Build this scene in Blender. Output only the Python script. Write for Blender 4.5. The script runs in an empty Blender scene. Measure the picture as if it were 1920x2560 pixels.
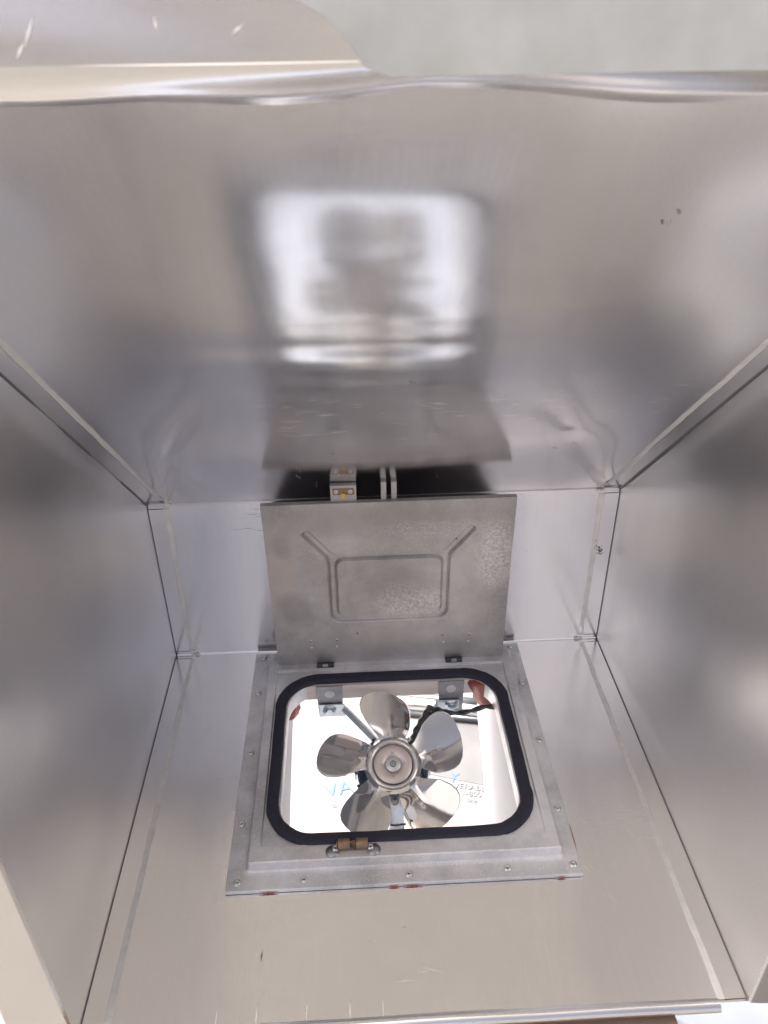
import bpy, math, random
from math import sin, cos, pi, radians, exp, hypot, atan2, sqrt
from mathutils import Vector, Matrix, noise

random.seed(7)
S = 0.6                       # one layout unit (the width of the box) is 0.6 m
sc = bpy.context.scene
COL = sc.collection

# ------------------------------------------------------------------ camera
F, PITCH, YAW, ROLL = 1988.3, 0.5509, 0.0391, -0.0162
CP = Vector((-0.0612, -1.4444, 1.264)) * S
fw = Vector((sin(YAW)*cos(PITCH), cos(YAW)*cos(PITCH), -sin(PITCH)))
rt = fw.cross(Vector((0, 0, 1))).normalized(); up = rt.cross(fw)
r2 = rt*cos(ROLL) + up*sin(ROLL); u2 = -rt*sin(ROLL) + up*cos(ROLL)
cam = bpy.data.cameras.new('camera'); camo = bpy.data.objects.new('camera', cam); COL.objects.link(camo)
M = Matrix((r2, u2, -fw)).transposed().to_4x4(); M.translation = CP
camo.matrix_world = M
cam.sensor_fit = 'HORIZONTAL'; cam.sensor_width = 36; cam.lens = 36*F/1920
cam.clip_start = 0.01; cam.clip_end = 400
cam.dof.use_dof = True; cam.dof.focus_distance = 1.02; cam.dof.aperture_fstop = 17
sc.camera = camo

# ------------------------------------------------------------------ light
SUN_EL, SUN_AZ = radians(50), radians(-58)     # azimuth from +y towards +x
w = bpy.data.worlds.new('World'); sc.world = w; w.use_nodes = True
nt = w.node_tree; bg = nt.nodes['Background']
sky = nt.nodes.new('ShaderNodeTexSky'); sky.sky_type = 'NISHITA'; sky.sun_disc = False
sky.sun_elevation = SUN_EL; sky.sun_rotation = SUN_AZ
sky.air_density = .05; sky.dust_density = 5; sky.ozone_density = 0
nt.links.new(sky.outputs[0], bg.inputs[0]); bg.inputs[1].default_value = 0.15
sl = bpy.data.lights.new('sun', 'SUN'); so = bpy.data.objects.new('sun', sl); COL.objects.link(so)
sl.energy = 1.0; sl.angle = radians(0.6); sl.color = (1.0, 0.95, 0.88)
d = Vector((sin(SUN_AZ)*cos(SUN_EL), cos(SUN_AZ)*cos(SUN_EL), sin(SUN_EL)))
so.rotation_euler = d.to_track_quat('Z', 'Y').to_euler()
sc.view_settings.view_transform = 'Standard'; sc.view_settings.look = 'None'
sc.view_settings.gamma = 1; sc.view_settings.use_curve_mapping = False
sc.view_settings.exposure = 3.05
sc.view_settings.use_white_balance = True; sc.view_settings.white_balance_temperature = 6550; sc.view_settings.white_balance_tint = 5
sc.cycles.max_bounces = 14; sc.cycles.glossy_bounces = 12; sc.cycles.diffuse_bounces = 4
sc.cycles.sample_clamp_indirect = 6; sc.cycles.use_denoising = True
sc.cycles.caustics_reflective = True

# ------------------------------------------------------------------ materials
def nodes(m):
    m.use_nodes = True
    return m.node_tree, m.node_tree.nodes['Principled BSDF']

def noise_node(t, scale, detail=3, stretch=None, rough=0.5, off=(0, 0, 0)):
    n = t.nodes.new('ShaderNodeTexNoise'); n.inputs['Scale'].default_value = scale
    n.inputs['Detail'].default_value = detail; n.inputs['Roughness'].default_value = rough
    tc = t.nodes.new('ShaderNodeTexCoord')
    mp = t.nodes.new('ShaderNodeMapping'); mp.inputs['Scale'].default_value = stretch or (1, 1, 1)
    mp.inputs['Location'].default_value = off
    t.links.new(tc.outputs['Object'], mp.inputs['Vector']); t.links.new(mp.outputs[0], n.inputs['Vector'])
    return n

def ramp(t, src, a, b, lo=0.3, hi=0.7):
    r = t.nodes.new('ShaderNodeMapRange'); r.inputs['From Min'].default_value = lo; r.inputs['From Max'].default_value = hi
    r.inputs['To Min'].default_value = a; r.inputs['To Max'].default_value = b
    t.links.new(src, r.inputs['Value']); return r.outputs[0]

def mixc(t, fac, a, b, mode='MIX'):
    m = t.nodes.new('ShaderNodeMix'); m.data_type = 'RGBA'; m.blend_type = mode
    for sock, v in ((m.inputs[0], fac), (m.inputs[6], a), (m.inputs[7], b)):
        if hasattr(v, 'links') or isinstance(v, bpy.types.NodeSocket): t.links.new(v, sock)
        elif isinstance(v, (int, float)): sock.default_value = v
        else: sock.default_value = (*v, 1)
    return m.outputs[2]

def bump(t, b, items):
    last = None
    for src, dist, strength in items:
        bp = t.nodes.new('ShaderNodeBump'); bp.inputs['Distance'].default_value = dist; bp.inputs['Strength'].default_value = strength
        t.links.new(src, bp.inputs['Height'])
        if last: t.links.new(last, bp.inputs['Normal'])
        last = bp.outputs[0]
    t.links.new(last, b.inputs['Normal'])

def steel(name, tangent=(1, 0, 0), grain=(300, 6, 6), fineamt=.05, base=(.86, .85, .855), rlo=.15, rhi=.205, aniso=.3, wav=0.0026):
    m = bpy.data.materials.new(name); t, b = nodes(m)
    b.inputs['Metallic'].default_value = 1
    cl = noise_node(t, 4, 3); fine = noise_node(t, 1, 4, grain, .7); wave = noise_node(t, 3.2, 1)
    c = mixc(t, ramp(t, cl.outputs['Fac'], 0, 1), [v*.95 for v in base], [min(1, v*1.04) for v in base])
    if fineamt: c = mixc(t, ramp(t, fine.outputs['Fac'], 0, fineamt), c, (.45, .44, .43))
    gr_ = noise_node(t, 900, 2)
    c = mixc(t, ramp(t, gr_.outputs['Fac'], 0, .16), c, [v*.55 for v in base])
    sm = noise_node(t, 11, 4, rough=.65, off=(2, 9, 4))
    t.links.new(c, b.inputs['Base Color'])
    mt = t.nodes.new('ShaderNodeMath'); mt.operation = 'ADD'
    t.links.new(ramp(t, cl.outputs['Fac'], rlo, rhi), mt.inputs[0]); t.links.new(ramp(t, fine.outputs['Fac'], -.01 if fineamt else 0, .02 if fineamt else 0), mt.inputs[1])
    m2 = t.nodes.new('ShaderNodeMath'); m2.operation = 'ADD'
    t.links.new(mt.outputs[0], m2.inputs[0]); t.links.new(ramp(t, sm.outputs['Fac'], 0, .035, .5, .72), m2.inputs[1])
    t.links.new(m2.outputs[0], b.inputs['Roughness'])
    b.inputs['Anisotropic'].default_value = aniso
    cx = t.nodes.new('ShaderNodeCombineXYZ')
    for i in range(3): cx.inputs[i].default_value = tangent[i]
    t.links.new(cx.outputs[0], b.inputs['Tangent'])
    bump(t, b, [(wave.outputs['Fac'], wav, .5)])
    return m

def cast(name, base=(.78, .78, .80), rough=.48, metal=.6, blot=True):
    m = bpy.data.materials.new(name); t, b = nodes(m)
    b.inputs['Metallic'].default_value = metal
    n1 = noise_node(t, 9, 5, rough=.62); n2 = noise_node(t, 420, 3, rough=.7); n3 = noise_node(t, 60, 4, off=(3, 1, 2)); n4 = noise_node(t, 5, 4, off=(7, 2, 5), rough=.6)
    c = mixc(t, ramp(t, n1.outputs['Fac'], 0, 1, .35, .65), [v*.66 for v in base], [v*1.18 for v in base])
    c = mixc(t, ramp(t, n4.outputs['Fac'], 0, .55, .5, .7), c, (base[0]*1.05, base[1]*.93, base[2]*.84))
    c = mixc(t, ramp(t, n2.outputs['Fac'], 0, .5, .52, .72), c, [min(1, v*1.35) for v in base])
    t.links.new(c, b.inputs['Base Color'])
    t.links.new(ramp(t, n3.outputs['Fac'], rough-.1, rough+.1), b.inputs['Roughness'])
    bump(t, b, [(n3.outputs['Fac'], .0006, .5), (n2.outputs['Fac'], .00035, .7)])
    return m

def plain(name, col, rough=.5, metal=0, bscale=None, bdist=.0005, var=.12, coat=0):
    m = bpy.data.materials.new(name); t, b = nodes(m)
    n = noise_node(t, bscale or 40, 4)
    c = mixc(t, ramp(t, n.outputs['Fac'], 0, 1), [v*(1-var) for v in col], [min(1, v*(1+var)) for v in col])
    t.links.new(c, b.inputs['Base Color'])
    b.inputs['Roughness'].default_value = rough; b.inputs['Metallic'].default_value = metal; b.inputs['Coat Weight'].default_value = coat
    bump(t, b, [(n.outputs['Fac'], bdist, .6)])
    return m

M_ST = steel('steel_sheet')
M_STP = steel('steel_sheet_sloping', base=(.82,.812,.815), rlo=.13, rhi=.17, aniso=.4, wav=.0006)
M_SIDE = steel('steel_sheet_side', tangent=(0, 0, 1), fineamt=0, base=(.93, .922, .925), rlo=.29, rhi=.37, aniso=.0, wav=.0028)
M_FRONT = steel('steel_front', fineamt=0, base=(.72, .70, .70), rlo=.18, rhi=.22, wav=.005)
M_WELD = plain('ground_weld_metal', (.84, .83, .81), .5, .8, 90, .0002, .06)
M_SCR = plain('bright_scratch', (.95, .95, .94), .5, .35, 500, .0001, .05)
M_DIRT = plain('dark_residue', (.09, .09, .09), .6, 0, 300, .0008)
M_SEAM = plain('dark_seam', (.18, .18, .18), .7)
M_FILM = plain('protective_film', (.60, .62, .61), .34, .35, 26, .0022, .12)
M_CAST = cast('cast_aluminium'); M_LID = cast('cast_aluminium_lid', (.53, .51, .505), .48, .65)
def spot(t, c, rad, edge=.5, nz=0.5, scale=14):
    tc = t.nodes.new('ShaderNodeTexCoord'); mp = t.nodes.new('ShaderNodeMapping'); mp.vector_type = 'POINT'
    for i in range(3): mp.inputs['Scale'].default_value[i] = 1/rad[i]
    mp.inputs['Location'].default_value = [-c[i]/rad[i] for i in range(3)]
    t.links.new(tc.outputs['Object'], mp.inputs[0])
    ln_ = t.nodes.new('ShaderNodeVectorMath'); ln_.operation = 'LENGTH'; t.links.new(mp.outputs[0], ln_.inputs[0])
    n = noise_node(t, scale, 4, rough=.65); a = t.nodes.new('ShaderNodeMath'); a.operation = 'MULTIPLY_ADD'
    t.links.new(n.outputs['Fac'], a.inputs[0]); a.inputs[1].default_value = nz*2; t.links.new(ln_.outputs['Value'], a.inputs[2])
    return ramp(t, a.outputs[0], 1, 0, 1+nz-edge, 1+nz)
def recolor(m, items):
    t, b = nodes(m); c = b.inputs['Base Color'].links[0].from_socket
    for (cx, s_, rx, rs_, col, amt, speck) in items:
        f = spot(t, (cx*S, (-.082+.32)*S, (s_+.022)*S), (rx*S, .1*S, rs_*S))
        mu = t.nodes.new('ShaderNodeMath'); mu.operation = 'MULTIPLY'; t.links.new(f, mu.inputs[0]); mu.inputs[1].default_value = amt
        out = mu.outputs[0]
        if speck:
            n = noise_node(t, 330, 3, rough=.7); m3 = t.nodes.new('ShaderNodeMath'); m3.operation = 'MULTIPLY'
            t.links.new(out, m3.inputs[0]); t.links.new(ramp(t, n.outputs['Fac'], 0, 1, .42, .62), m3.inputs[1]); out = m3.outputs[0]
        c = mixc(t, out, c, col)
    t.links.new(c, b.inputs['Base Color'])
recolor(M_LID, [(-.235,.27,.05,.14,(.66,.56,.50),.5,0), (-.20,.17,.05,.06,(.30,.29,.29),.5,0), (.05,.18,.10,.07,(.85,.84,.84),.8,1),
                (.22,.30,.05,.10,(.85,.82,.80),.8,1), (0,.40,.30,.05,(.40,.36,.35),.6,0), (.02,.23,.12,.05,(.38,.37,.38),.45,0),
                (.0,.05,.30,.07,(.60,.60,.62),.35,0), (-.22,.34,.03,.04,(.36,.34,.34),.6,0), (.10,.37,.16,.025,(.74,.70,.68),.5,1)])
M_LIDB = plain('lid_back_gap_shade', (.22, .21, .22), .6)  # lid's back face: shade of the unlit gap behind it, put into the colour
M_FOAM = plain('black_foam', (.034, .033, .050), .92, 0, 900, .0006, .35)
M_RIV = plain('rivet_aluminium', (.62, .61, .60), .33, 1, 300, .0001, .05)
M_HOLE = plain('dark_hole', (.02, .02, .02), .7)
M_BRASS = plain('tarnished_brass', (.30, .20, .13), .45, .8, 200, .0002, .15)
M_BRASSY = plain('bright_brass', (.75, .48, .13), .35, .9, 200, .0001, .1)
M_RED = plain('red_sealant', (.34, .075, .065), .4, 0, 200, .0008, .2)
M_FAN = plain('polished_aluminium', (.66, .64, .62), .11, 1, 16, .0007, .05)
M_CAP = plain('hub_cap_metal', (.70, .62, .58), .4, .9, 400, .0001, .05)
M_ZINC = plain('zinc_plate', (.72, .78, .82), .32, 1, 120, .0003, .12)
M_BRK = plain('galvanised_bracket', (.36, .36, .38), .45, .9, 60, .0003, .18)
M_BLK = plain('black_plastic', (.015, .02, .026), .28, 0, 300, .0004, .2, coat=.4)
M_MOTOR = plain('motor_enamel', (.035, .06, .10), .2, .5, 80, .0004, .3, coat=.6)
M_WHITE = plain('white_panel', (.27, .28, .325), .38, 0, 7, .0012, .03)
M_WOOD = None

def wood(name, a, b_, stretch, scale=6):
    m = bpy.data.materials.new(name); t, b = nodes(m)
    n = noise_node(t, scale, 5, stretch, .6); n2 = noise_node(t, 3, 3)
    c = mixc(t, ramp(t, n.outputs['Fac'], 0, 1, .35, .68), a, b_)
    c = mixc(t, ramp(t, n2.outputs['Fac'], 0, .4), c, [v*.8 for v in a])
    t.links.new(c, b.inputs['Base Color']); b.inputs['Roughness'].default_value = .6
    bump(t, b, [(n.outputs['Fac'], .0008, .6)])
    return m
M_WOOD = wood('pale_plywood', (.84, .78, .74), (.66, .54, .48), (1, 6, 14), 5)
M_GROUND = wood('dusty_concrete', (.105, .10, .095), (.07, .066, .063), (1, 1, 1), 5)

# ------------------------------------------------------------------ helpers
def empty(name, loc, label, cat, group=None):
    o = bpy.data.objects.new(name, None); COL.objects.link(o); o.empty_display_size = .02
    o.location = Vector(loc)*S; o['label'] = label; o['category'] = cat
    if group: o['group'] = group
    return o

def rootloc(o):
    v = Vector((0, 0, 0))
    while o is not None: v += o.location; o = o.parent
    return v

class MB:
    """collects vertices (layout units) and faces with material slots"""
    def __init__(s): s.v = []; s.f = []; s.m = []; s.sm = []
    def add(s, vs, fs, mi=0, smooth=False):
        k = len(s.v); s.v += [tuple(v) for v in vs]
        for f in fs: s.f.append(tuple(i+k for i in f)); s.m.append(mi); s.sm.append(smooth)
        return s
    def box(s, a, b, mi=0, mtx=None):
        (x0, y0, z0), (x1, y1, z1) = a, b
        vs = [Vector(p) for p in ((x0,y0,z0),(x1,y0,z0),(x1,y1,z0),(x0,y1,z0),(x0,y0,z1),(x1,y0,z1),(x1,y1,z1),(x0,y1,z1))]
        if mtx: vs = [mtx @ v for v in vs]
        return s.add(vs, [(0,3,2,1),(4,5,6,7),(0,1,5,4),(1,2,6,5),(2,3,7,6),(3,0,4,7)], mi)
    def loft(s, rings, mi=0, smooth=True, close=True, cap0=False, cap1=False):
        k = len(s.v); n = len(rings[0])
        for r in rings: s.v += [tuple(p) for p in r]
        for i in range(len(rings)-1):
            for j in range(n if close else n-1):
                a = k+i*n+j; b = k+i*n+(j+1) % n
                s.f.append((a, b, b+n, a+n)); s.m.append(mi); s.sm.append(smooth)
        if cap0: s.f.append(tuple(k+j for j in reversed(range(n)))); s.m.append(mi); s.sm.append(False)
        if cap1: s.f.append(tuple(k+(len(rings)-1)*n+j for j in range(n))); s.m.append(mi); s.sm.append(False)
        return s
    def lathe(s, prof, o, e1, e2, n, mi=0, seg=32, smooth=True, cap=True):
        rings = [[o + e1*(r*cos(2*pi*j/seg)) + e2*(r*sin(2*pi*j/seg)) + n*h for j in range(seg)] for r, h in prof]
        return s.loft(rings, mi, smooth, True, cap0=cap, cap1=cap)
    def tube(s, pts, rad, mi=0, seg=10, flat=1.0):
        pts = [Vector(p) for p in pts]; rings = []; ref = None
        for i, p in enumerate(pts):
            tg = (pts[min(i+1, len(pts)-1)]-pts[max(i-1, 0)]).normalized()
            if ref is None: ref = Vector((0, 0, 1)) if abs(tg.z) < .9 else Vector((1, 0, 0))
            a = tg.cross(ref).normalized(); b = a.cross(tg).normalized(); ref = b
            rr = rad[i] if isinstance(rad, (list, tuple)) else rad
            rings.append([p + a*(rr*cos(2*pi*j/seg)) + b*(rr*flat*sin(2*pi*j/seg)) for j in range(seg)])
        return s.loft(rings, mi, True, True, True, True)
    def grid(s, fn, nu, nv, mi=0, smooth=True, mask=None):
        k = len(s.v)
        for j in range(nv+1):
            for i in range(nu+1): s.v.append(tuple(fn(i/nu, j/nv)))
        for j in range(nv):
            for i in range(nu):
                a = k+j*(nu+1)+i
                s.f.append((a, a+1, a+nu+2, a+nu+1)); s.m.append(mi(i/nu, j/nv) if callable(mi) else mi); s.sm.append(smooth)
        return s
    def build(s, name, mats, parent=None, bevel=0, label=None, thick=0):
        me = bpy.data.meshes.new(name)
        off = rootloc(parent) if parent is not None else Vector((0, 0, 0))
        me.from_pydata([Vector(v)*S - off for v in s.v], [], s.f)
        if not isinstance(mats, (list, tuple)): mats = [mats]
        for m in mats: me.materials.append(m)
        me.polygons.foreach_set('material_index', s.m); me.polygons.foreach_set('use_smooth', s.sm)
        me.update()
        o = bpy.data.objects.new(name, me); COL.objects.link(o)
        if parent is not None: o.parent = parent
        if thick:
            md = o.modifiers.new('thickness', 'SOLIDIFY'); md.thickness = thick*S; md.offset = -1
        if bevel:
            md = o.modifiers.new('bevel', 'BEVEL'); md.width = bevel*S; md.segments = 3; md.limit_method = 'ANGLE'; md.angle_limit = radians(40)
            md.harden_normals = False
        if label: o['label'] = label
        return o

def rrect(x0, x1, y0, y1, r, z, n=12):
    """rounded rectangle ring, counter-clockwise, 4*(n+1) + side points"""
    pts = []; r = max(r, 1e-5)
    for cx, cy, a0 in ((x1-r, y0+r, -90), (x1-r, y1-r, 0), (x0+r, y1-r, 90), (x0+r, y0+r, 180)):
        for i in range(n+1):
            a = radians(a0+90*i/n); pts.append(Vector((cx+r*cos(a), cy+r*sin(a), z)))
    return pts

def sstep(a, b, x):
    t = min(1, max(0, (x-a)/(b-a))); return t*t*(3-2*t)

A3 = radians(135.2); Z2 = 0.4152
D1 = 0.8344
T1 = 1.150                                       # length of the sloping sheet up to its bend
pd = Vector((0, cos(A3), sin(A3))); pn = Vector((0, sin(A3), -cos(A3)))   # along the slope, outward (up/back) normal
EX, EY, EZ = Vector((1,0,0)), Vector((0,1,0)), Vector((0,0,1))

# ------------------------------------------------------------------ ground
mb = MB(); mb.add([(-150,-150,-1.3),(150,-150,-1.3),(150,150,-1.3),(-150,150,-1.3)], [(0,1,2,3)])
g = mb.build('ground', M_GROUND); g['kind'] = 'structure'

# ------------------------------------------------------------------ the box
box = empty('steel_box', (0, -.42, 0), 'open-fronted bare sheet steel box with sloping top panel that surrounds the hatch and fan', 'metal box')

def scratch(mb, P, e1, e2, n, x, y, L, ang, wd=.0007, mi=1):
    a = radians(ang); dx, dy = cos(a), sin(a)
    o = P + e1*x + e2*y + n*.0004
    wd *= 1.8; t = e1*dx+e2*dy; s_ = -e1*dy+e2*dx
    mb.add([o-t*L/2, o-s_*wd/2, o+t*L/2, o+s_*wd/2], [(0,1,2,3)], mi)

# bottom panel: four strips round the hatch hole, rolled front hem
HX0, HX1, HY0, HY1 = -.262, .262, -.565, -.07
mb = MB()
W_ = .503
def hem(x): return .0016*sin(9*x+1)+.0012*sin(23*x)
for (x0, x1, y0, y1) in ((-W_, HX0, -D1, -.004), (HX1, W_, -D1, -.004), (HX0, HX1, -D1, HY0), (HX0, HX1, HY1, -.004)):
    mb.add([(x0,y0,0),(x1,y0,0),(x1,y1,0),(x0,y1,0)], [(0,1,2,3)])
ring = []
N = 80
for k in range(15):
    a = radians(35+k*17)
    ring.append([Vector((-.4985+.955*i/N, -D1+.010*cos(a), .010*sin(a)-.0055+hem(-.5+i/N)*.6)) for i in range(N+1)])
mb.loft(ring, 0, True, False)
rs = random.Random(3)
for i in range(26):
    scratch(mb, Vector((0,0,0)), EX, EY, EZ, rs.gauss(.41,.03), rs.gauss(-.50,.022), rs.uniform(.01,.05), rs.choice((-8,-14,5,2,-60)) + rs.gauss(0,5), .0005)
for i in range(7):
    scratch(mb, Vector((0,0,0)), EX, EY, EZ, rs.uniform(.29,.36), rs.uniform(-.67,-.56), rs.uniform(.008,.03), -62, .0004)
for i in range(30):
    scratch(mb, Vector((0,0,0)), EX, EY, EZ, rs.uniform(-.42,.42), rs.uniform(-.8,-.1), rs.uniform(.01,.04), rs.uniform(-20,20), .0004)
for x in (-.30,-.24,-.165,-.10,-.05): scratch(mb, Vector((0,0,0)), EX, EY, EZ, x, -D1+.018, .03, 90, .0006)
scratch(mb, Vector((0,0,0)), EX, EY, EZ, -.2396, -.7257, .02, 88, .0014, 2)
mb.build('bottom_panel', [M_ST, M_SCR, M_DIRT], box)

# back panel with small bend radii into its neighbours
mb = MB()
prof = []
R = .005
for k in range(5):
    a = radians(-90+22.5*k); prof.append((-R+R*cos(a), R+R*sin(a)))
prof.append((0, .10)); prof.append((0, .2)); prof.append((0, .3))
half = radians(45.2)/2; q = R*math.tan(half)*1.6
prof.append((0, Z2-q)); prof.append((-q*.18, Z2-q*.18-q*.05)); prof.append((cos(A3)*q, Z2+sin(A3)*q))
nx = 60
def p2d(x, z):      # dents
    v = 0
    for (x0, z0, x1, z1, h, wd) in ((.462,.008,.40,.125,.0022,.008), (-.455,.008,-.44,.05,.0014,.006)):
        dx, dz = x1-x0, z1-z0; L = hypot(dx, dz); t = ((x-x0)*dx+(z-z0)*dz)/L/L; dd = ((x-x0)*dz-(z-z0)*dx)/L
        if -.05 < t < 1.3: v += h*exp(-(dd/wd)**2)*(1-sstep(.2,1.2,t))
    return v
rings = [[Vector((-W_+2*W_*i/nx, y, z)) for i in range(nx+1)] for (y, z) in prof[:5]]
nz = 90
for j in range(1, nz):
    z = R+(Z2-q-R)*j/nz
    rings.append([Vector((-W_+2*W_*i/nx, -p2d(-W_+2*W_*i/nx, z), z)) for i in range(nx+1)])
rings += [[Vector((-W_+2*W_*i/nx, y, z)) for i in range(nx+1)] for (y, z) in prof[8:]]
mb.loft(rings, 0, True, False)
rs = random.Random(5)
for i in range(6): scratch(mb, Vector((0,0,0)), EX, EZ, -EY, rs.uniform(-.32,-.26), rs.uniform(.33,.40), rs.uniform(.02,.05), rs.uniform(-6,6), .0005)
for i in range(34):     # dark flecks of residue by the right seam
    x = .4716+rs.gauss(0,.004)+0; z = .2598+rs.gauss(0,.009); x += (z-.26)*-.25
    r = rs.uniform(.0007,.0022); vs = [(x+r*cos(a)*rs.uniform(.5,1.3), -.0022-rs.uniform(0,.0003), z+r*sin(a)*rs.uniform(.5,1.3)) for a in [k*pi/3 for k in range(6)]]
    mb.add(vs, [tuple(range(6))], 2)
for i in range(16):
    x = rs.uniform(-.42,.44); z = rs.uniform(.03,.39); r = rs.uniform(.0006,.0013)
    mb.add([(x+r*cos(a), -.0006, z+r*sin(a)) for a in [k*pi/3 for k in range(6)]], [tuple(range(6))], 2)
mb.build('back_panel', [M_ST, M_SCR, M_DIRT], box)

# sloping panel, dented, and its buckled bend into the fascia
RIDGE = [(.468,.012,.30,.36,.0028,.018,1), (.30,.36,.215,.52,.0022,.020,1),
         (-.458,.01,-.385,.30,.0026,.012,1), (-.385,.30,-.27,.57,.0018,.02,1)]
def dipf(x):
    return .012*exp(-((x+.10)/.08)**2) - .003*exp(-((x+.012)/.03)**2) + .015*sstep(.02,.17,x) + .004*exp(-((x+.26)/.05)**2)
def p3d(x, t):
    """displacement along the outward normal"""
    v = 0
    for (x0, t0, x1, t1, h, wd, _) in RIDGE:
        dx, dt = x1-x0, t1-t0; L = hypot(dx, dt); s = ((x-x0)*dx+(t-t0)*dt)/L/L; dd = ((x-x0)*dt-(t-t0)*dx)/L
        if -.2 < s < 1.4: v += h*exp(-(dd/(wd*(.5+s)))**2)*sstep(-.1,.08,s)*(1-sstep(.5,1.25,s))
    ef = 1-sstep(.33, .455, abs(x))
    v += ef*CURV*(1-exp(-(x/.22)**2))*.05*sstep(0,.3,t)*(t-.85)
    v += ef*.003*noise.noise(Vector((x*3.1, t*2.6, 4.2)))*sstep(0,.15,t)
    v += ef*exp(-((x+.03)/.24)**2)*.0013*noise.noise(Vector((x*1.9, t*13, 8.2)))*sstep(.35,.6,t)*(1-sstep(1.02,1.12,t))
    v += ef*exp(-((x+.03)/.24)**2)*.0006*noise.noise(Vector((x*5+3, t*24, 1.2)))*sstep(.5,.65,t)*(1-sstep(.9,1.0,t))
    return v*sstep(0,.02,t)
CURV = -.6
def p3(u, v):
    x = -W_+2*W_*u; t = q+(T1-dipf(x)-q)*v
    return Vector((x, 0, Z2)) + pd*t + pn*p3d(x, t)
mb = MB(); mb.grid(p3, 200, 240)
# bend: rounded shoulder that leads to the fascia
y0 = (Vector((0,0,Z2))+pd*T1).y; z0 = (Vector((0,0,Z2))+pd*T1).z
def shoulder(u, v):
    e = p3(u, 1)
    P1_ = Vector((e.x, -.8330, e.z+(e.y+.8330)*.993*.8)); P2_ = Vector((e.x, -.8344, 1.2430+.001*sin(e.x*13)))
    return e*(1-v)**2 + P1_*2*v*(1-v) + P2_*v*v + pn*(-.0007*exp(-((v-.15)/.12)**2))
mb.grid(shoulder, 200, 24)
YF = shoulder(.5, 1).y; ZF = shoulder(.5, 1).z
rs = random.Random(11)
PO = Vector((0,0,Z2))
for i in range(60):
    x = rs.uniform(-.22,.42); t = rs.gauss(.50,.05)
    scratch(mb, PO - pn*(.0010-p3d(x,t)), EX, pd, -pn, x, t, rs.uniform(.01,.05), rs.gauss(0,12), .0005)
for i in range(6):
    scratch(mb, PO - pn*.001, EX, pd, -pn, rs.uniform(-.18,.1), rs.uniform(.1,.2), rs.uniform(.02,.04), 90+rs.gauss(0,6), .0004)
for (x0, t0, k) in ((.237,.998,4),(.231,.982,4),(.02,.62,2),(-.1,.3,2),(.3,.25,3)):
    for i in range(k):
        x = x0+rs.gauss(0,.003); t = t0+rs.gauss(0,.0015); rr_ = rs.uniform(.0004,.0011)
        P = PO+EX*x+pd*t-pn*(.0012-p3d(x,t))
        mb.add([P+EX*(rr_*1.8*cos(a))+pd*(rr_*sin(a)) for a in [j*pi/4 for j in range(8)]], [tuple(range(8))], 2)
mb.build('sloping_panel', [M_STP, M_SCR, M_DIRT], box)

# fascia above the opening with a film covered sheet lapped over its right side
mb = MB()
def fas(u, v):
    x = -.60+1.2*u; z = ZF+.30*v
    return Vector((x, YF+.0012*sin(x*17)*sstep(0,.05,z-ZF)+.002*noise.noise(Vector((x*6, z*6, 1)))*sstep(0,.03,z-ZF), z))
mb.grid(fas, 100, 30)
rs = random.Random(19)
for (x, z, L, a) in ((-.262,1.262,.02,60),(-.27,1.252,.012,55),(-.128,1.262,.010,35),(-.18,1.266,.008,100)):
    scratch(mb, Vector((0,YF,0)), EX, EZ, -EY, x, z, L, a, .0012)
mb.build('fascia_panel', [M_FRONT, M_SCR], box)
mb = MB()
out = [(-.028,1.2335),(-.046,1.2395),(-.056,1.254),(-.070,1.268),(-.092,1.280),(-.13,1.31),(-.16,1.50),(.6,1.50),(.6,1.2335)]
vs = [(x, YF-.004, z) for x, z in out]+[(x, YF-.0015, z) for x, z in out]; n = len(out)
mb.add(vs, [tuple(reversed(range(n)))]+[(i,(i+1)%n,(i+1)%n+n,i+n) for i in range(n)])
mb.build('lapped_sheet', M_FILM, box, label='pale film covered sheet lapped over the bare fascia')

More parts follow.
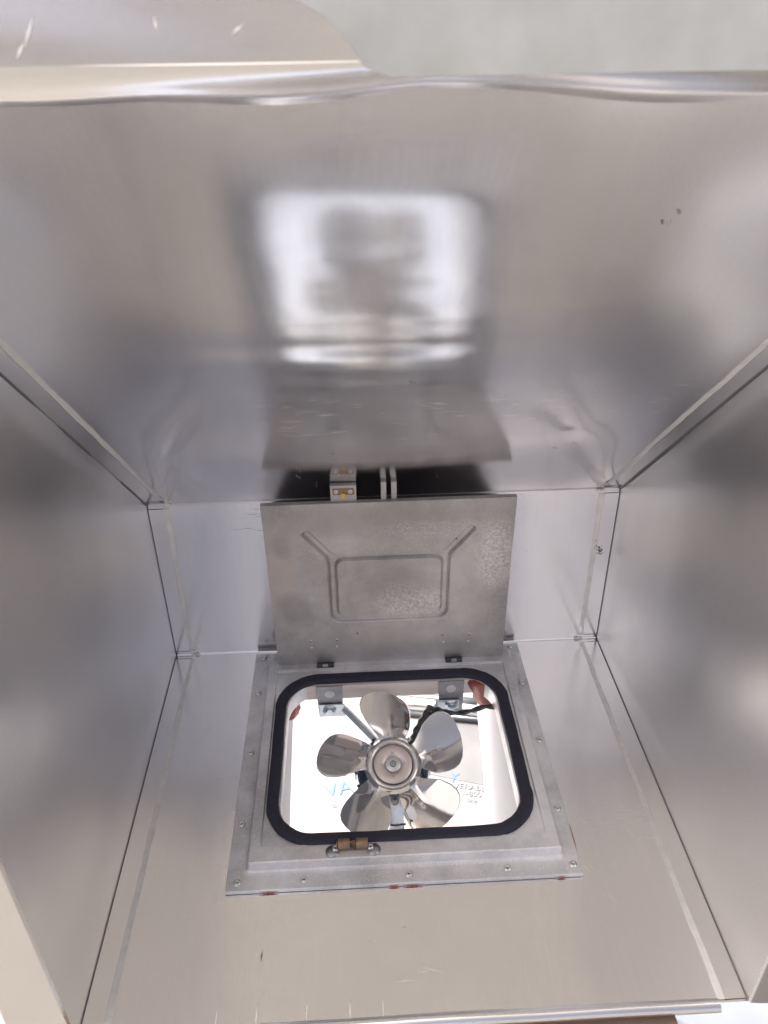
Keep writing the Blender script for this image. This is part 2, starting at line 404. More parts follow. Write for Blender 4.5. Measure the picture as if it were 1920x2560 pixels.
# side panels, front flanges, seams, tabs
for sx in (-1, 1):
    mb = MB(); X = sx*.5
    def sd(u, v):
        y = -D1+D1*u; ztop = Z2+.03+(-y)*math.tan(radians(44.8))
        z = v*min(ztop, ztop)
        edge = sstep(0,.08,u)*sstep(0,.08,1-u)*sstep(0,.08,v)*sstep(0,.08,1-v)
        return Vector((X+sx*edge*(.004*noise.noise(Vector((y*3+sx*5, z*2.2, 1.7)))+.0012*noise.noise(Vector((y*7, z*5, sx*3.1)))), y, z))
    mb.grid(sd, 70, 90)
    rs = random.Random(23+sx)
    for i in range(26):
        scratch(mb, Vector((X-sx*.0035,0,0)), EY, EZ, -EX*sx, rs.uniform(-.8,-.05), rs.uniform(.05,.6)*.9, rs.uniform(.004,.02), rs.uniform(-90,90), .0004)
    if sx > 0:
        for (y, z, L, a) in ((-.412,.515,.03,-60),(-.42,.50,.035,-72),(-.435,.47,.03,-66),(-.537,.165,.014,-50),(-.60,.10,.03,-70)):
            scratch(mb, Vector((X-.004,0,0)), EY, EZ, -EX*sx, y, z, L, a, .0007)
    mb.build('side_panel', [M_SIDE, M_SCR], box, thick=0)
    mb = MB()
    x1 = sx*.586
    N = 60
    mb.loft([[Vector((X, -D1, 1.25*i/N)) for i in range(N+1)],
             [Vector((X+sx*.003, -D1-.003, 1.25*i/N)) for i in range(N+1)],
             [Vector((x1+sx*.0015*sin(i*.7), -D1-.003+.004*noise.noise(Vector((0,i*.12,sx))), 1.25*i/N-(0.012 if i==0 else 0))) for i in range(N+1)],
             [Vector((x1, -D1+.02, 1.25*i/N)) for i in range(N+1)]], 0, False, False)
    mb.build('front_flange', M_FRONT, box, thick=0)
    # tabs over the cross panels, edged by a ground bright strip
    a_, b_, c_ = sx*.4982, sx*.4665, sx*.4565
    def strip(P, e, n, L, name, seed):
        mb = MB(); N = 50; r = random.Random(seed)
        jb = [0]*(N+1)
        for i in range(1, N+1): jb[i] = .7*jb[i-1]+r.gauss(0,.0005)
        for (xa, xb, h, mi) in ((a_, b_, .0016, 0), (b_, c_, .0009, 1)):
            ring = [[P+e*(L*i/N)+EX*(xa+(jb[i] if xa == b_ else 0))+n*h for i in range(N+1)], [P+e*(L*i/N)+EX*(xb+(jb[i] if mi == 0 else jb[N-i]*1.0))+n*h for i in range(N+1)]]
            mb.loft(ring, mi, False, False)
            ring = [[P+e*(L*i/N)+EX*(xb+(jb[i] if mi == 0 else jb[N-i]))+n*h for i in range(N+1)], [P+e*(L*i/N)+EX*(xb-sx*.0004+(jb[i] if mi == 0 else jb[N-i]))+n*(0 if mi else .0009) for i in range(N+1)]]
            mb.loft(ring, mi, False, False)
        mb.build(name, [M_ST, M_WELD], box)
    strip(Vector((0,-D1+.004,0)), EY, EZ, D1-.02, 'seam_tab', 1+sx)
    strip(Vector((0,0,.012)), EZ, -EY, Z2-.024, 'seam_tab', 4+sx)
    strip(Vector((0,0,Z2))+pd*.03, pd, -pn, T1-.05, 'seam_tab', 7+sx)
    # dark joint line in the corner
    mb = MB()
    def jl(P0, P1, n1):
        P0, P1 = Vector(P0), Vector(P1); n1 = Vector(n1)
        ex = EX*sx
        for (oa, ob) in ((-ex*.0014+n1*.0021, -ex*.0004+n1*.0022), (-ex*.0008+n1*.0022, -ex*.0007+n1*.0042)):
            mb.add([P0+oa, P1+oa, P1+ob, P0+ob], [(0,1,2,3)])
    jl((X,-D1,0), (X,0,0), EZ); jl((X,0,0), (X,0,Z2), -EY); jl((X,0,Z2), Vector((X,0,Z2))+pd*T1, -pn)
    mb.build('corner_seam', M_SEAM, box)
    # small weld beads where the folds meet the seam
    for (y, z) in ((0,0),(0,Z2)):
        mb = MB()
        for i in range(5):
            c = Vector((sx*(.462-.003*i+random.uniform(-.002,.002)), y-.003, z+(.003 if z == 0 else -.002)+random.uniform(-.002,.002)))
            mb.lathe([(.0001,.0026),(.002,.0018),(.003,0),(.002,-.0018),(.0001,-.0026)], c, EX, EY, EZ, 0, 8)
        mb.build('weld_bead', M_WELD, box)

# ------------------------------------------------------------------ hatch
hatch = empty('access_hatch', (0, -.32, 0), 'grey cast metal access hatch with its lid open, riveted to the box bottom', 'hatch')
FX0, FX1, FY0, FY1 = -.3105, .3055, -.618, -.016
TZ = .030
mb = MB()
inner = (-.2245, .2215, -.532, -.140, .075)
rings = [rrect(FX0, FX1, FY0, FY1, .002, .0012), rrect(FX0, FX1, FY0, FY1, .002, .0075), rrect(FX0+.001, FX1-.001, FY0+.001, FY1-.001, .002, .0085),
         rrect(-.284, .284, -.589, -.030, .012, .0085), rrect(-.279, .2795, -.585, -.035, .009, .0095), rrect(-.2765, .277, -.5825, -.0375, .006, .0125),
         rrect(-.2735, .2745, -.5795, -.0405, .004, TZ-.002), rrect(-.272, .273, -.578, -.042, .003, TZ),
         rrect(-.2545, .2545, -.5485, -.1005, .003, TZ), rrect(-.2525, .2525, -.5465, -.1025, .003, TZ-.0035),
         rrect(inner[0]-.004, inner[1]+.004, inner[2]-.004, inner[3]+.004, inner[4]+.004, TZ-.0035),
         rrect(*inner[:4], inner[4], TZ-.005), rrect(*inner[:4], inner[4], -.012), rrect(inner[0]-.004, inner[1]+.004, inner[2]-.004, inner[3]+.004, inner[4]+.004, -.013),
         rrect(-.262, .262, -.566, -.069, .01, -.0131)]
mb.loft(rings, 0, False, True)
mb.build('frame', M_CAST, hatch, bevel=.0012)
# gasket, a soft D section
mb = MB()
go = (-.2500, .2480, -.5510, -.1190, .092); gi = (-.2275, .2245, -.5285, -.1445, .072)
def gr(f, z):
    v = [go[i]+(gi[i]-go[i])*f for i in range(5)]; 
    return [p+Vector((0,0,0)) for p in rrect(v[0], v[1], v[2], v[3], v[4], z, 16)]
rings = [gr(0,TZ-.003), gr(.0,TZ+.002), gr(.08,TZ+.005), gr(.25,TZ+.0062), gr(.75,TZ+.0062), gr(.92,TZ+.005), gr(1,TZ+.002), gr(1,TZ-.004)]
rs = random.Random(8)
mb.loft(rings, 0, True, True)
gk = mb.build('gasket', M_FOAM, hatch)
md = gk.modifiers.new('sub', 'SUBSURF'); md.levels = 1; md.render_levels = 2
tx = bpy.data.textures.new('foam', 'CLOUDS'); tx.noise_scale = .02
md = gk.modifiers.new('disp', 'DISPLACE'); md.texture = tx; md.strength = .0022; md.texture_coords = 'LOCAL'
# rivets
first = None
for (x, y) in ((-.2909,-.0324),(-.2949,-.1466),(-.2947,-.3148),(-.2953,-.4839),(-.2912,-.6021),(-.1763,-.6021),(.0046,-.6015),(.1768,-.6002),(.292,-.5992),(.292,-.4832),(.2927,-.316),(.2907,-.1489),(.2853,-.0285)):
    if first is None:
        mb = MB(); c = Vector((x, y, .0085))
        mb.lathe([(.0068,0),(.0068,.0012),(.0056,.0024),(.0030,.0032),(.0022,.0030),(.0019,.0012),(.0001,.0012)], c, EX, EY, EZ, 0, 20)
        mb.lathe([(.0018,.00125),(.0018,.0014),(.00005,.0014)], c, EX, EY, EZ, 1, 12)
        first = mb.build('rivet', [M_RIV, M_HOLE], hatch); fx, fy = x, y
    else:
        r = first.copy(); COL.objects.link(r); r.location = Vector((x-fx, y-fy, 0))*S
# red sealant squeezed out at the flange edge
for (x, y, L, ax) in ((-.237,-.6195,.034,'x'),(.010,-.6195,.036,'x'),(-.022,-.6195,.02,'x'),(.268,-.6195,.016,'x'),(.3075,-.54,.05,'y')):
    mb = MB(); n = 14
    pts = [Vector((x+(L*(i/n-.5) if ax == 'x' else 0), y+(L*(i/n-.5) if ax == 'y' else 0), .0022)) for i in range(n+1)]
    mb.tube(pts, [.0002+.0010*sin(pi*i/n)**.8*(1+.25*sin(i*2.1)) for i in range(n+1)], 0, 8, .9)
    mb.build('sealant_smear', M_RED, hatch)

# catch with two brass rollers at the front of the frame
ct = None
mb = MB(); cz = TZ
for i, x in enumerate((-.1235, -.0575)):
    mb.lathe([(.0125,0),(.0125,.0008),(.0001,.0008)], Vector((x+(.003 if i else -.003), -.5655, cz+.0002)), EX, EY, EZ, 0, 24)
mb.box((-.126,-.566,cz+.0006), (-.055,-.553,cz+.0022), 0)
ct = mb.build('catch', M_BRK, hatch, label='small roller catch with two brass barrels')
for x in (-.1063, -.0747):
    mb = MB(); c = Vector((x, -.5575, cz+.0080))
    mb.lathe([(.0088,-.0105),(.0094,-.0095),(.0094,.0095),(.0088,.0105)], c, EY, EZ, EX, 0, 20, True)
    mb.lathe([(.006,-.0135),(.006,-.0115)], c, EY, EZ, EX, 0, 16, True)
    mb.build('roller', M_BRASS, ct)
mb = MB(); mb.box((-.0915,-.561,cz+.002),(-.0895,-.553,cz+.012)); mb.box((-.098,-.558,cz+.003),(-.083,-.553,cz+.010)); mb.build('roller_spring', M_BRASS, ct)
for x in (-.1215, -.0600):
    mb = MB(); c = Vector((x, -.5615, cz+.0022))
    mb.lathe([(.0062,0),(.0060,.0016),(.0040,.0032),(.0022,.0036),(.0019,.0022),(.00005,.0022)], c, EX, EY, EZ, 0, 20)
    mb.lathe([(.0019,.0023),(.00005,.0025)], c, EX, EY, EZ, 1, 10)
    mb.build('screw', [M_RIV, M_HOLE], ct)

# lid
LA = radians(92.5); LP = Vector((0, -.082, .022)); lu = Vector((0, cos(LA), sin(LA))); ln = Vector((0, -sin(LA), cos(LA)))  # ln points to the camera side
LX0, LX1, LH = -.2515, .2560, .4400
def seg_d(x, s, ax, as_, bx, bs):
    dx, ds = bx-ax, bs-as_; t = max(0, min(1, ((x-ax)*dx+(s-as_)*ds)/(dx*dx+ds*ds))); return hypot(x-ax-dx*t, s-as_-ds*t)
def rr_sdf(x, s, x0, x1, s0, s1, r):
    cx, cs = (x0+x1)/2, (s0+s1)/2; qx = abs(x-cx)-(x1-x0)/2+r; qs = abs(s-cs)-(s1-s0)/2+r
    return hypot(max(qx,0), max(qs,0))+min(max(qx,qs),0)-r
def lidh(x, s):
    ctr = rr_sdf(x, s, -.1265, .1270, .131, .3115, .022)
    inn = rr_sdf(x, s, -.1095, .1110, .1435, .2975, .017)
    armd = min(seg_d(x, s, -.113, .298, -.166, .3655), seg_d(x, s, .113, .298, .168, .366))-.0085
    # smooth union of the ring and its two arms, minus the inner pad
    k = .012; h = max(0, min(1, .5+.5*(armd-ctr)/k)); u = armd*(1-h)+ctr*h-k*h*(1-h)
    dd = max(u, -inn)
    e = .0014
    v = -.0068*(1-sstep(-e, e, dd))
    if inn < 0: v -= .0012*(1-sstep(-.004,-.002,inn))*0
    # raised lip along the groove's edges
    v += .0006*exp(-((dd-.0030)/.0014)**2) - .0060*exp(-((dd+.0012)/.0014)**2)
    v += .0007*noise.noise(Vector((x*9, s*9, 2)))
    return v
mb = MB()
NU, NV = 330, 290
mb.grid(lambda u, v: LP+EX*(LX0+(LX1-LX0)*u)+lu*(.002+(LH-.002)*v)+ln*lidh(LX0+(LX1-LX0)*u, .002+(LH-.002)*v), NU, NV, 0, True)
TH = .0115
c4 = [(LX0,.002),(LX1,.002),(LX1,LH),(LX0,LH)]
fr = [LP+EX*x+lu*s for x, s in c4]; bk = [p-ln*TH for p in fr]
# rim around the face grid so that the edge is closed
n_e = 60
for (a, b, A_, B_) in ((0,1,0,1),(1,2,1,2),(2,3,2,3),(3,0,3,0)):
    (xa, sa), (xb, sb) = c4[a], c4[b]; r1 = []; r2 = []
    for i in range(n_e+1):
        x = xa+(xb-xa)*i/n_e; s = sa+(sb-sa)*i/n_e; P = LP+EX*x+lu*s
        r1.append(P+ln*lidh(x, s)); r2.append(P-ln*TH)
    mb.loft([r1, r2], 0, False, False)
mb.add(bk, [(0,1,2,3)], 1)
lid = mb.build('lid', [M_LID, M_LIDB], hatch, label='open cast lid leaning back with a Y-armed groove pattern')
def lb(mb, x0, x1, s0, s1, n0, n1, mi=0):
    vs = [LP+EX*x+lu*s+ln*n for n in (n0, n1) for (x, s) in ((x0,s0),(x1,s0),(x1,s1),(x0,s1))]
    mb.add(vs, [(0,3,2,1),(4,5,6,7),(0,1,5,4),(1,2,6,5),(2,3,7,6),(3,0,4,7)], mi)
# lugs at the free edge
mb = MB(); lb(mb, -.1133, -.0620, .430, .4760, -.020, -.007); mb.build('latch_lug', M_LID, lid, bevel=.0012)
for x in (-.0138, .0065):
    mb = MB(); n = 8
    r = []
    for i in range(n+1):
        s = .430+.0485*i/n; bend = -.003*(i/n)**2
        r.append([LP+EX*(x+dx)+lu*s+ln*(nn+bend) for dx, nn in ((0,-.020),(.0108,-.020),(.0108,-.008),(0,-.008))])
    mb.loft(r, 0, False, True, True, True); mb.build('rib_lug', M_LID, lid, bevel=.001)
mb = MB(); lb(mb, -.1085, -.0665, .4555, .4705, -.0071, -.0062); pl = mb.build('strike_plate', M_BRASS, lid)
mb = MB(); lb(mb, -.0915, -.0845, .448, .4605, -.0061, -.0030); mb.build('tongue', M_BRASSY, lid, bevel=.0005)
for x in (-.1022, -.0738):
    mb = MB(); c = LP+EX*x+lu*.4630-ln*.0062
    mb.lathe([(.0048,0),(.0047,.001),(.003,.0024),(.0016,.0026),(.0014,.001),(.00005,.001)], c, EX, lu, ln, 0, 18)
    mb.lathe([(.0014,.0011),(.00005,.0013)], c, EX, lu, ln, 1, 10)
    mb.build('screw', [M_RIV, M_HOLE], lid)
# hinge screws and holes in the lid face
for (x, s, hole) in ((-.1756,.0786,1),(-.1173,.0782,1),(.118,.0805,1),(.1783,.0797,1),(-.174,.0565,0),(-.119,.0577,0),(.1205,.0583,0),(.1762,.0577,0)):
    mb = MB(); c = LP+EX*x+lu*s+ln*.0004
    mb.lathe([(.0036,-.0006),(.0034,.0006),(.0022,.0013),(.0012,.0013),(.0010,.0004),(.00005,.0004)], c, EX, lu, ln, 0, 16)
    if hole: mb.lathe([(.0016,.00045),(.0016,.0015),(.00005,.0015)], c, EX, lu, ln, 1, 10)
    mb.build('lid_rivet', [M_RIV, M_HOLE], lid)
for (x, s) in ((.1395,.339),(-.071,.0955)):
    mb = MB(); c = LP+EX*x+lu*s+ln*(-.0065 if s > .3 else .0002); mb.lathe([(.0018,0),(.0018,.0003),(.00005,.0003)], c, EX, lu, ln, 0, 12)
    mb.build('drilled_hole', M_HOLE, lid)
# hinges
for x in (-.1461, .1443):
    mb = MB(); c = Vector((x, -.0935, TZ+.004))
    mb.lathe([(.0052,-.0185),(.0052,.0185)], c, EY, EZ, EX, 0, 18)
    mb.box((x-.019,-.0965,TZ-.0012),(x+.019,-.082,TZ+.0035))
    h = mb.build('hinge', M_BLK, hatch, bevel=.0006, label='small dark hinge at the foot of the lid')
    mb = MB(); mb.box((x-.006,-.0995,TZ+.0035),(x+.006,-.0945,TZ+.0092)); mb.build('hinge_pin', M_RIV, h, bevel=.0008)
# hinge-side ledge of the frame
mb = MB(); mb.box((-.2500,-.1015,TZ-.003),(.2535,-.0960,TZ+.0015)); mb.build('frame_ledge', M_CAST, hatch, bevel=.001)

# ------------------------------------------------------------------ duct behind the hatch
duct = empty('vent_duct', (0, -.15, -.25), 'white walled duct with a pale wooden back below the hatch opening', 'duct')
mb = MB(); mb.box((-.236,-.150,-.030),(.236,-.135,.0)); mb.box((-.236,-.150,.0),(.236,-.135,-.0131+.0125)); 
mb = MB(); mb.box((-.238,-.150,-.014),(.238,-.136,.0245)); mb.build('back_panel', M_WOOD, duct)
def poly_plate(pts, t, name, m):
    mb = MB(); n = len(pts); a = [Vector(p) for p in pts]; b = [p+Vector((t,0,0)) for p in a]
    mb.add(a+b, [tuple(range(n)), tuple(reversed(range(n, 2*n)))]+[(i,(i+1)%n,(i+1)%n+n,i+n) for i in range(n)])
    return mb.build(name, m, duct)
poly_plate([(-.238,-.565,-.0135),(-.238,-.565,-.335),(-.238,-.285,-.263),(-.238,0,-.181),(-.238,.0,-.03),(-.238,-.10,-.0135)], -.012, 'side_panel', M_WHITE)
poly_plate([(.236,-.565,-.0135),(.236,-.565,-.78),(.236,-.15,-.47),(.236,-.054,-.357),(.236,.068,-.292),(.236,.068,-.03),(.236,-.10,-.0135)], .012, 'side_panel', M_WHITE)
for sx, wdt in ((-1,.046),(1,.078)):
    mb = MB(); rs = random.Random(31+sx); n = 16; r = []
    for i in range(n+1):
        z = .022-.078*i/n if sx < 0 else .024-.072*i/n
        wv = wdt*(.9+.12*noise.noise(Vector((i*.31+.17,sx*4.3,.4))))*(1-.35*i/n)
        x0 = sx*.236
        r.append([Vector((x0,-.172,z)), Vector((x0-sx*wv*.6,-.166,z)), Vector((x0-sx*wv,-.1503,z)), Vector((x0,-.1502,z))])
    mb.loft(r, 0, True, True, True, True); mb.build('sealant_bead', M_RED, duct)

# ------------------------------------------------------------------ fan
TF = radians(25); FC = Vector((-.0061, -.3028, -.06))
f2 = Vector((0, cos(TF), sin(TF))); fn = Vector((0, -sin(TF), cos(TF)))
fan = empty('cooling_fan', (FC.x, FC.y, FC.z-.1), 'polished metal fan with five paddle blades seen through the hatch opening', 'fan')
TAB = [(.040,.026,.026),(.050,.026,.027),(.060,.030,.031),(.075,.043,.038),(.090,.056,.043),(.110,.0655,.046),(.125,.068,.0455),(.138,.0645,.041),(.148,.056,.031),(.154,.044,.017),(.1575,.028,.000),(.1585,.010,-.010)]
def blade(phi):
    rd = EX*cos(phi)+f2*sin(phi); tg = -EX*sin(phi)+f2*cos(phi)
    def wid(rho):
        for (a, b) in zip(TAB, TAB[1:]):
            if rho <= b[0]:
                k = (rho-a[0])/(b[0]-a[0]); return a[1]+(b[1]-a[1])*k, a[2]+(b[2]-a[2])*k
        return TAB[-1][1], TAB[-1][2]
    mb = MB()
    def fn_(u, v):
        rho = .040+(.1585-.040)*(1-(1-u)**1.5)
        L, Rr = wid(rho); L *= .96; Rr *= 1.0; wv = -Rr+(L+Rr)*v
        tw = sstep(.045,.085,rho)
        h = wv*math.tan(radians(30))*tw - 2.2*wv*wv*tw - .004*tw
        h += .0016*exp(-(wv/.0045)**2)*sstep(.038,.05,rho)*(1-sstep(.095,.112,rho))
        h += .0005*(1-tw)
        return FC+rd*rho+tg*wv+fn*h
    mb.grid(fn_, 46, 34)
    o = mb.build('blade', M_FAN, fan)
    md = o.modifiers.new('t', 'SOLIDIFY'); md.thickness = .0011; md.offset = 0
for k in range(5): blade(radians(90.5-72*k))
mb = MB(); mb.lathe([(.060,-.001),(.0575,.002),(.054,.0055),(.0505,.0085),(.0470,.0090),(.0440,.0075),(.0420,.0030),(.0415,.0005),(.0001,.0005)], FC, EX, f2, fn, 0, 64, True, False)
mb.build('hub', M_FAN, fan)
mb = MB(); mb.lathe([(.0405,.0005),(.0405,.0032),(.0395,.0040),(.0185,.0040),(.0180,.0034),(.0001,.0034)], FC, EX, f2, fn, 0, 48, True)
for a in (90, 180, 0, 270):
    c = FC+(EX*cos(radians(a))+f2*sin(radians(a)))*.0235; mb.lathe([(.0028,.004),(.0024,.0052),(.0001,.0054)], c, EX, f2, fn, 1, 8)
cap = mb.build('hub_cap', [M_CAP, M_RIV], fan)
mb = MB(); mb.lathe([(.0165,.0036),(.0165,.0052),(.0155,.0058),(.0001,.0058)], FC, EX, f2, fn, 0, 32); mb.build('washer', M_RIV, cap)
mb = MB(); mb.lathe([(.0068,.0056),(.0066,.0100),(.0045,.0112),(.0001,.0100)], FC, EX, f2, fn, 0, 20); mb.build('shaft_end', M_BRK, cap)
# motor behind
mb = MB(); MC = FC-fn*.02
mb.lathe([(.030,0),(.060,-.004),(.074,-.014),(.078,-.03),(.078,-.075),(.070,-.092),(.04,-.10),(.0001,-.10)], MC, EX, f2, fn, 0, 48)
mot = mb.build('motor', M_MOTOR, fan)
mb = MB()
for k in range(18):
    a = 2*pi*k/18; rd = EX*cos(a)+f2*sin(a); tg = -EX*sin(a)+f2*cos(a)
    vs = [MC+rd*r_+tg*t_+fn*h for h in (-.030,-.072) for (r_, t_) in ((.076,-.003),(.082,-.003),(.082,.003),(.076,.003))]
    mb.add(vs, [(0,3,2,1),(4,5,6,7),(0,1,5,4),(1,2,6,5),(2,3,7,6),(3,0,4,7)])
mb.build('cooling_fins', M_MOTOR, mot)

def bar(mb, A, B, wv, w, t):
    A, B = Vector(A), Vector(B); e = (B-A).normalized(); n = e.cross(Vector(wv)).normalized(); s_ = n.cross(e)
    vs = [P+s_*a*w/2+n*b*t/2 for P in (A, B) for (a, b) in ((-1,-1),(1,-1),(1,1),(-1,1))]
    mb.add(vs, [(0,3,2,1),(4,5,6,7),(0,1,5,4),(1,2,6,5),(2,3,7,6),(3,0,4,7)])
def hexbolt(c, e1, e2, n, parent):
    mb = MB()
    mb.lathe([(.0150,0),(.0150,.0016),(.0001,.0016)], c, e1, e2, n, 0, 24)
    mb.lathe([(.0092,.0016),(.0092,.0070),(.0080,.0080),(.0001,.0080)], c, e1, e2, n, 0, 6, False)
    mb.build('bolt', M_ZINC, parent)
# hanging bracket plates with bolts
for (x0, x1, zb, bx, bz) in ((-.1665,-.1085,-.063,-.139,-.040), (.1035,.1605,-.066,.1335,-.040)):
    mb = MB(); Y = -.1535; hole = [(x0,Y,.026),(x1,Y,.026),(x1-.0015,Y,zb+.002),(x0+.003,Y,zb)]
    mb.add(hole+[(x,y+.003,z) for x,y,z in hole], [(0,1,2,3),(7,6,5,4),(0,4,5,1),(1,5,6,2),(2,6,7,3),(3,7,4,0)])
    c = Vector(((x0+x1)/2, Y-.0004, .004)); mb.lathe([(.011,0),(.011,.0003),(.0001,.0003)], c, EX, EZ, -EY, 1, 24)
    br = mb.build('hanging_bracket', [M_BRK, M_CAST], fan, bevel=.0006)
    hexbolt(Vector((bx, Y-.0055, bz)), EX, EZ, -EY, br)
# zinc arms: tab under the bolt, then a bar to the motor
def arm(pts, wv, w, t, tab):
    mb = MB()
    for A, B in zip(pts, pts[1:]): bar(mb, A, B, wv, w, t)
    if tab:
        (x0,x1,z0,z1) = tab; mb.box((x0,-.1590,z0),(x1,-.1560,z1))
    mb.build('mounting_arm', M_ZINC, fan, bevel=.0006)
arm([(-.108,-.1580,-.036),(-.0339,-.222,-.082),(-.030,-.26,-.115)], (.3,0,1), .017, .005, (-.1625,-.105,-.060,-.024))
arm([(.100,-.160,-.036),(.0420,-.222,-.082),(.035,-.26,-.115)], (-.3,0,1), .011, .004, (.096,.150,-.052,-.026))
mb = MB()
P1 = Vector((.006,-.362,-.098)); 
o2 = Vector((0,-.30,-1)).normalized(); 
c = FC-fn*.022-f2*.083
mb.box((-.017,-.034,-.003),(.017,.034,.0), 0, Matrix.Translation(c) @ Matrix((EX, f2, fn)).transposed().to_4x4())
mb.tube([c-f2*.030, c-f2*.044-fn*.004], .017, 0, 16, .35)
la_ = mb.build('mounting_arm', M_ZINC, fan, bevel=.001, label='short zinc foot below the hub')
mb = MB(); cc = c+f2*.014
mb.lathe([(.0085,0),(.0085,.003),(.006,.005),(.0001,.005)], cc, EX, f2, fn, 0, 16); mb.lathe([(.0032,.005),(.0032,.008),(.0001,.008)], cc, EX, f2, fn, 0, 10)
mb.build('bolt', M_BRK, la_)
mb = MB(); mb.tube([c-EX*.02-f2*.032+fn*.002, c-f2*.034+fn*.004, c+EX*.02-f2*.032+fn*.002], .0022, 0, 8); mb.build('clip', M_BLK, la_)

# ------------------------------------------------------------------ cable
cable = MB()
def spl(pts, n=8):
    P = [Vector(p) for p in pts]; out = []
    for i in range(len(P)-1):
        p0, p1, p2, p3_ = P[max(i-1,0)], P[i], P[i+1], P[min(i+2,len(P)-1)]
        for k in range(n):
            t = k/n; out.append(.5*((2*p1)+(p2-p0)*t+(2*p0-5*p1+4*p2-p3_)*t*t+(3*p1-p0-3*p2+p3_)*t**3))
    return out+[P[-1]]
path = spl([(.033,-.262,-.060),(.0425,-.235,-.062),(.052,-.215,-.056),(.066,-.198,-.044),(.078,-.180,-.036),(.087,-.172,-.030)])
cable.tube(path, [.0105 if i < 6 else .0088+.0012*sin(i*.9) for i in range(len(path))], 0, 12)
path = spl([(.084,-.176,-.028),(.092,-.178,-.033),(.104,-.176,-.036),(.125,-.178,-.045),(.150,-.180,-.045),(.175,-.185,-.034),(.2,-.190,-.020),(.222,-.196,-.014),(.232,-.198,-.014)])
tw = []
for s_ in (0, pi):
    cable.tube([p+Vector((0, .0026*cos(i*.3+s_), .0026*sin(i*.3+s_))) for i, p in enumerate(path)], .0036, 0, 8)
cable.tube([(.079,-.185,-.022),(.086,-.186,-.034),(.089,-.184,-.048)], .0075, 0, 8)
cb = cable.build('power_cable', M_BLK); cb['label'] = 'black taped cable that runs from the fan motor to the right duct wall'; cb['category'] = 'cable'
mb = MB(); mb.tube([(.216,-.1945,-.013),(.226,-.198,-.0125),(.234,-.200,-.016),(.2345,-.203,-.030)], [.0042,.0048,.0046,.002], 0, 8)
rd_ = mb.build('red_end', M_RED, cb, label='red end of the black cable')

# ------------------------------------------------------------------ things on the ground seen through the hatch
GZ = -1.3
def sheet(name, pts, z0, z1, mat, label, cat):
    n = len(pts); c = sum((Vector((x, y, 0)) for x, y in pts), Vector())/n
    e = empty(name, (c.x, c.y, z0), label, cat)
    mb = MB(); mb.add([(x,y,z1) for x,y in pts]+[(x,y,z0) for x,y in pts], [tuple(range(n)), tuple(reversed(range(n,2*n)))]+[(i,i+n,(i+1)%n+n,(i+1)%n) for i in range(n)])
    return e, mb
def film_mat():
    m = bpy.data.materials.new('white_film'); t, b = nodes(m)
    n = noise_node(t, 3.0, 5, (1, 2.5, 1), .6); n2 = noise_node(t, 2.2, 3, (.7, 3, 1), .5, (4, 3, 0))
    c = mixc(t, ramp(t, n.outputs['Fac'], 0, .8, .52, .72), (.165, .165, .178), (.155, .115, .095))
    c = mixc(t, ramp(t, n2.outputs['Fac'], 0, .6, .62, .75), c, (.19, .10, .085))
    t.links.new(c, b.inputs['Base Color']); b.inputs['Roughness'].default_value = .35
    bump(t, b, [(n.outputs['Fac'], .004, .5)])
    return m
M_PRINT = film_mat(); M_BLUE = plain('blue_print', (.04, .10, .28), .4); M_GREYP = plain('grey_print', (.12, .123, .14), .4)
e, mb = sheet('printed_sheet', [(-1.3,.30),(1.7,.30),(1.7,3.2),(-1.3,3.2)], GZ+.002, GZ+.006, M_PRINT, 'white film sheet with faded blue and grey print lying on the ground under the hatch', 'sheet')
mb.build('sheet', M_PRINT, e)
def text(body, x, y, size, rot, mat, name, parent, zt=GZ+.0085):
    cu = bpy.data.curves.new('t', 'FONT'); cu.body = body; cu.size = size*S; cu.extrude = .0004; cu.align_x = 'LEFT'
    o = bpy.data.objects.new('t', cu); COL.objects.link(o)
    dg = bpy.context.evaluated_depsgraph_get(); me = bpy.data.meshes.new_from_object(o.evaluated_get(dg))
    bpy.data.objects.remove(o)
    Mx = Matrix.Translation(Vector((x, y, zt))*S-rootloc(parent)) @ Matrix.Rotation(rot, 4, 'Z')
    me.transform(Mx); me.materials.clear(); me.materials.append(mat)
    o = bpy.data.objects.new(name, me); COL.objects.link(o); o.parent = parent; return o
text('VA', -.225, .612, .09, radians(12), M_BLUE, 'logo', e)
text('Y', .255, .665, .07, radians(-18), M_BLUE, 'logo', e)
text('VERABLE', .275, .632, .036, radians(-12), M_GREYP, 'lettering', e)
text('1-80010', .300, .595, .034, radians(-10), M_GREYP, 'lettering', e)
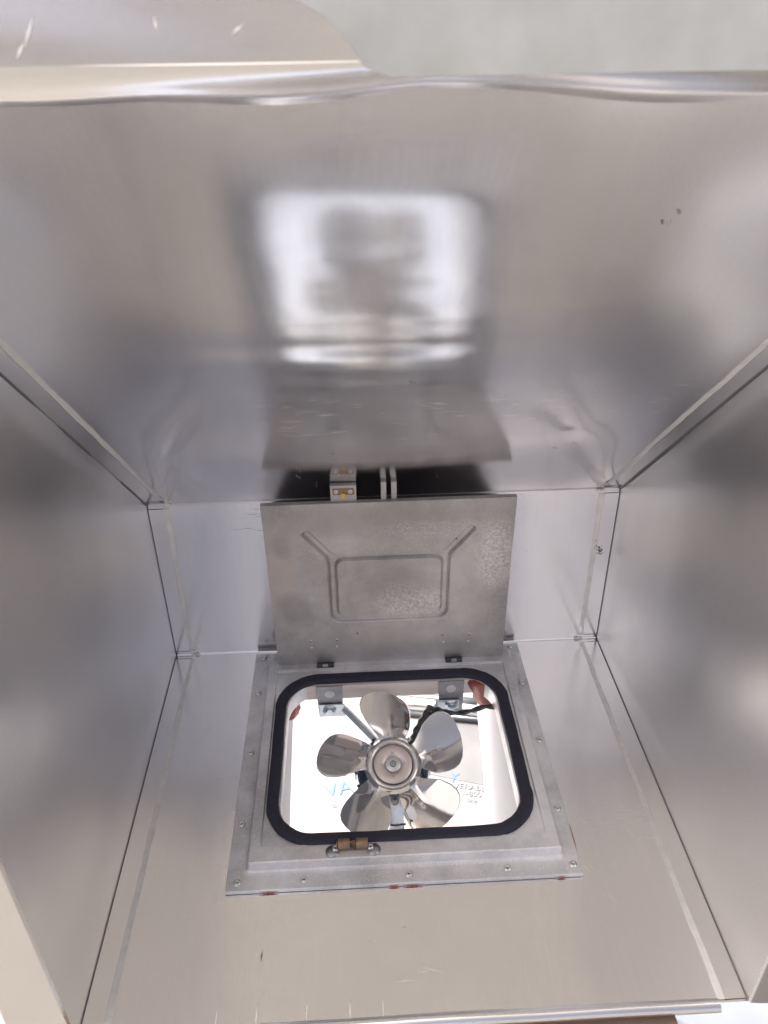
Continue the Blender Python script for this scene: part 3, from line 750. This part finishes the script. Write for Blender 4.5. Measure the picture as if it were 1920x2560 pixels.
text('line', .318, .562, .028, radians(-10), M_GREYP, 'lettering', e)
text('for', -.20, .565, .024, radians(12), M_GREYP, 'lettering', e)
M_GSH = plain('grey_sheet_metal', (.10, .10, .11), .5, .2, 12, .002, .1)
e, mb = sheet('grey_sheet', [(.12,.725),(.45,.62),(.62,.60),(.70,1.0),(.42,1.01),(.27,1.075),(.20,.95)], GZ+.0065, GZ+.0080, M_GSH, 'dull grey sheet lying over the right of the printed film', 'sheet')
mb.build('sheet', M_GSH, e)
for i, (A, B, r, m, lab) in enumerate((((.03,1.13,GZ+.03),(.80,.99,GZ+.03),.022,M_BLK,'thick black pipe, the one farthest behind the grey sheet'),
                                       ((.05,1.075,GZ+.06),(.75,.93,GZ+.045),.018,M_ZINC,'shiny bare metal pipe lying between the two black pipes'),
                                       ((.12,1.03,GZ+.02),(.85,.88,GZ+.02),.015,M_BLK,'thinner black pipe nearest the grey sheet'))):
    mb = MB(); mb.tube([A, B], r, 0, 20); o = mb.build('metal_pipe', m); o['label'] = lab; o['category'] = 'pipe'; o['group'] = 'pipes lying on the ground behind the fan'

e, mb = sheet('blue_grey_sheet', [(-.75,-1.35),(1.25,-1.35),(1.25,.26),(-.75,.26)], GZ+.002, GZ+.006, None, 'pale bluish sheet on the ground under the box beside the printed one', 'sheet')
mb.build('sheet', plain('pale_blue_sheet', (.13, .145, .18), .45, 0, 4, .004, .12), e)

# stand that carries the box
M_BROWN = wood('brown_timber', (.20, .14, .105), (.11, .075, .055), (1, 14, 14), 4)
st = empty('work_stand', (0, -.42, GZ), 'timber stand under the steel box', 'stand')
mb = MB(); mb.box((-.50,-.878,-.085),(.395,-.800,-.030)); mb.build('cross_rail', M_BROWN, st, bevel=.003)
for x in (-.46, .46):
    mb = MB(); mb.box((x-.02,-.66,-.060),(x+.02,-.02,-.0225)); mb.build('rail', M_WOOD, st)
for x in (-.46, .46):
    for y in (-.64, -.04):
        mb = MB(); mb.box((x-.018,y-.018,GZ),(x+.018,y+.018,-.0605)); mb.build('leg', M_WOOD, st)
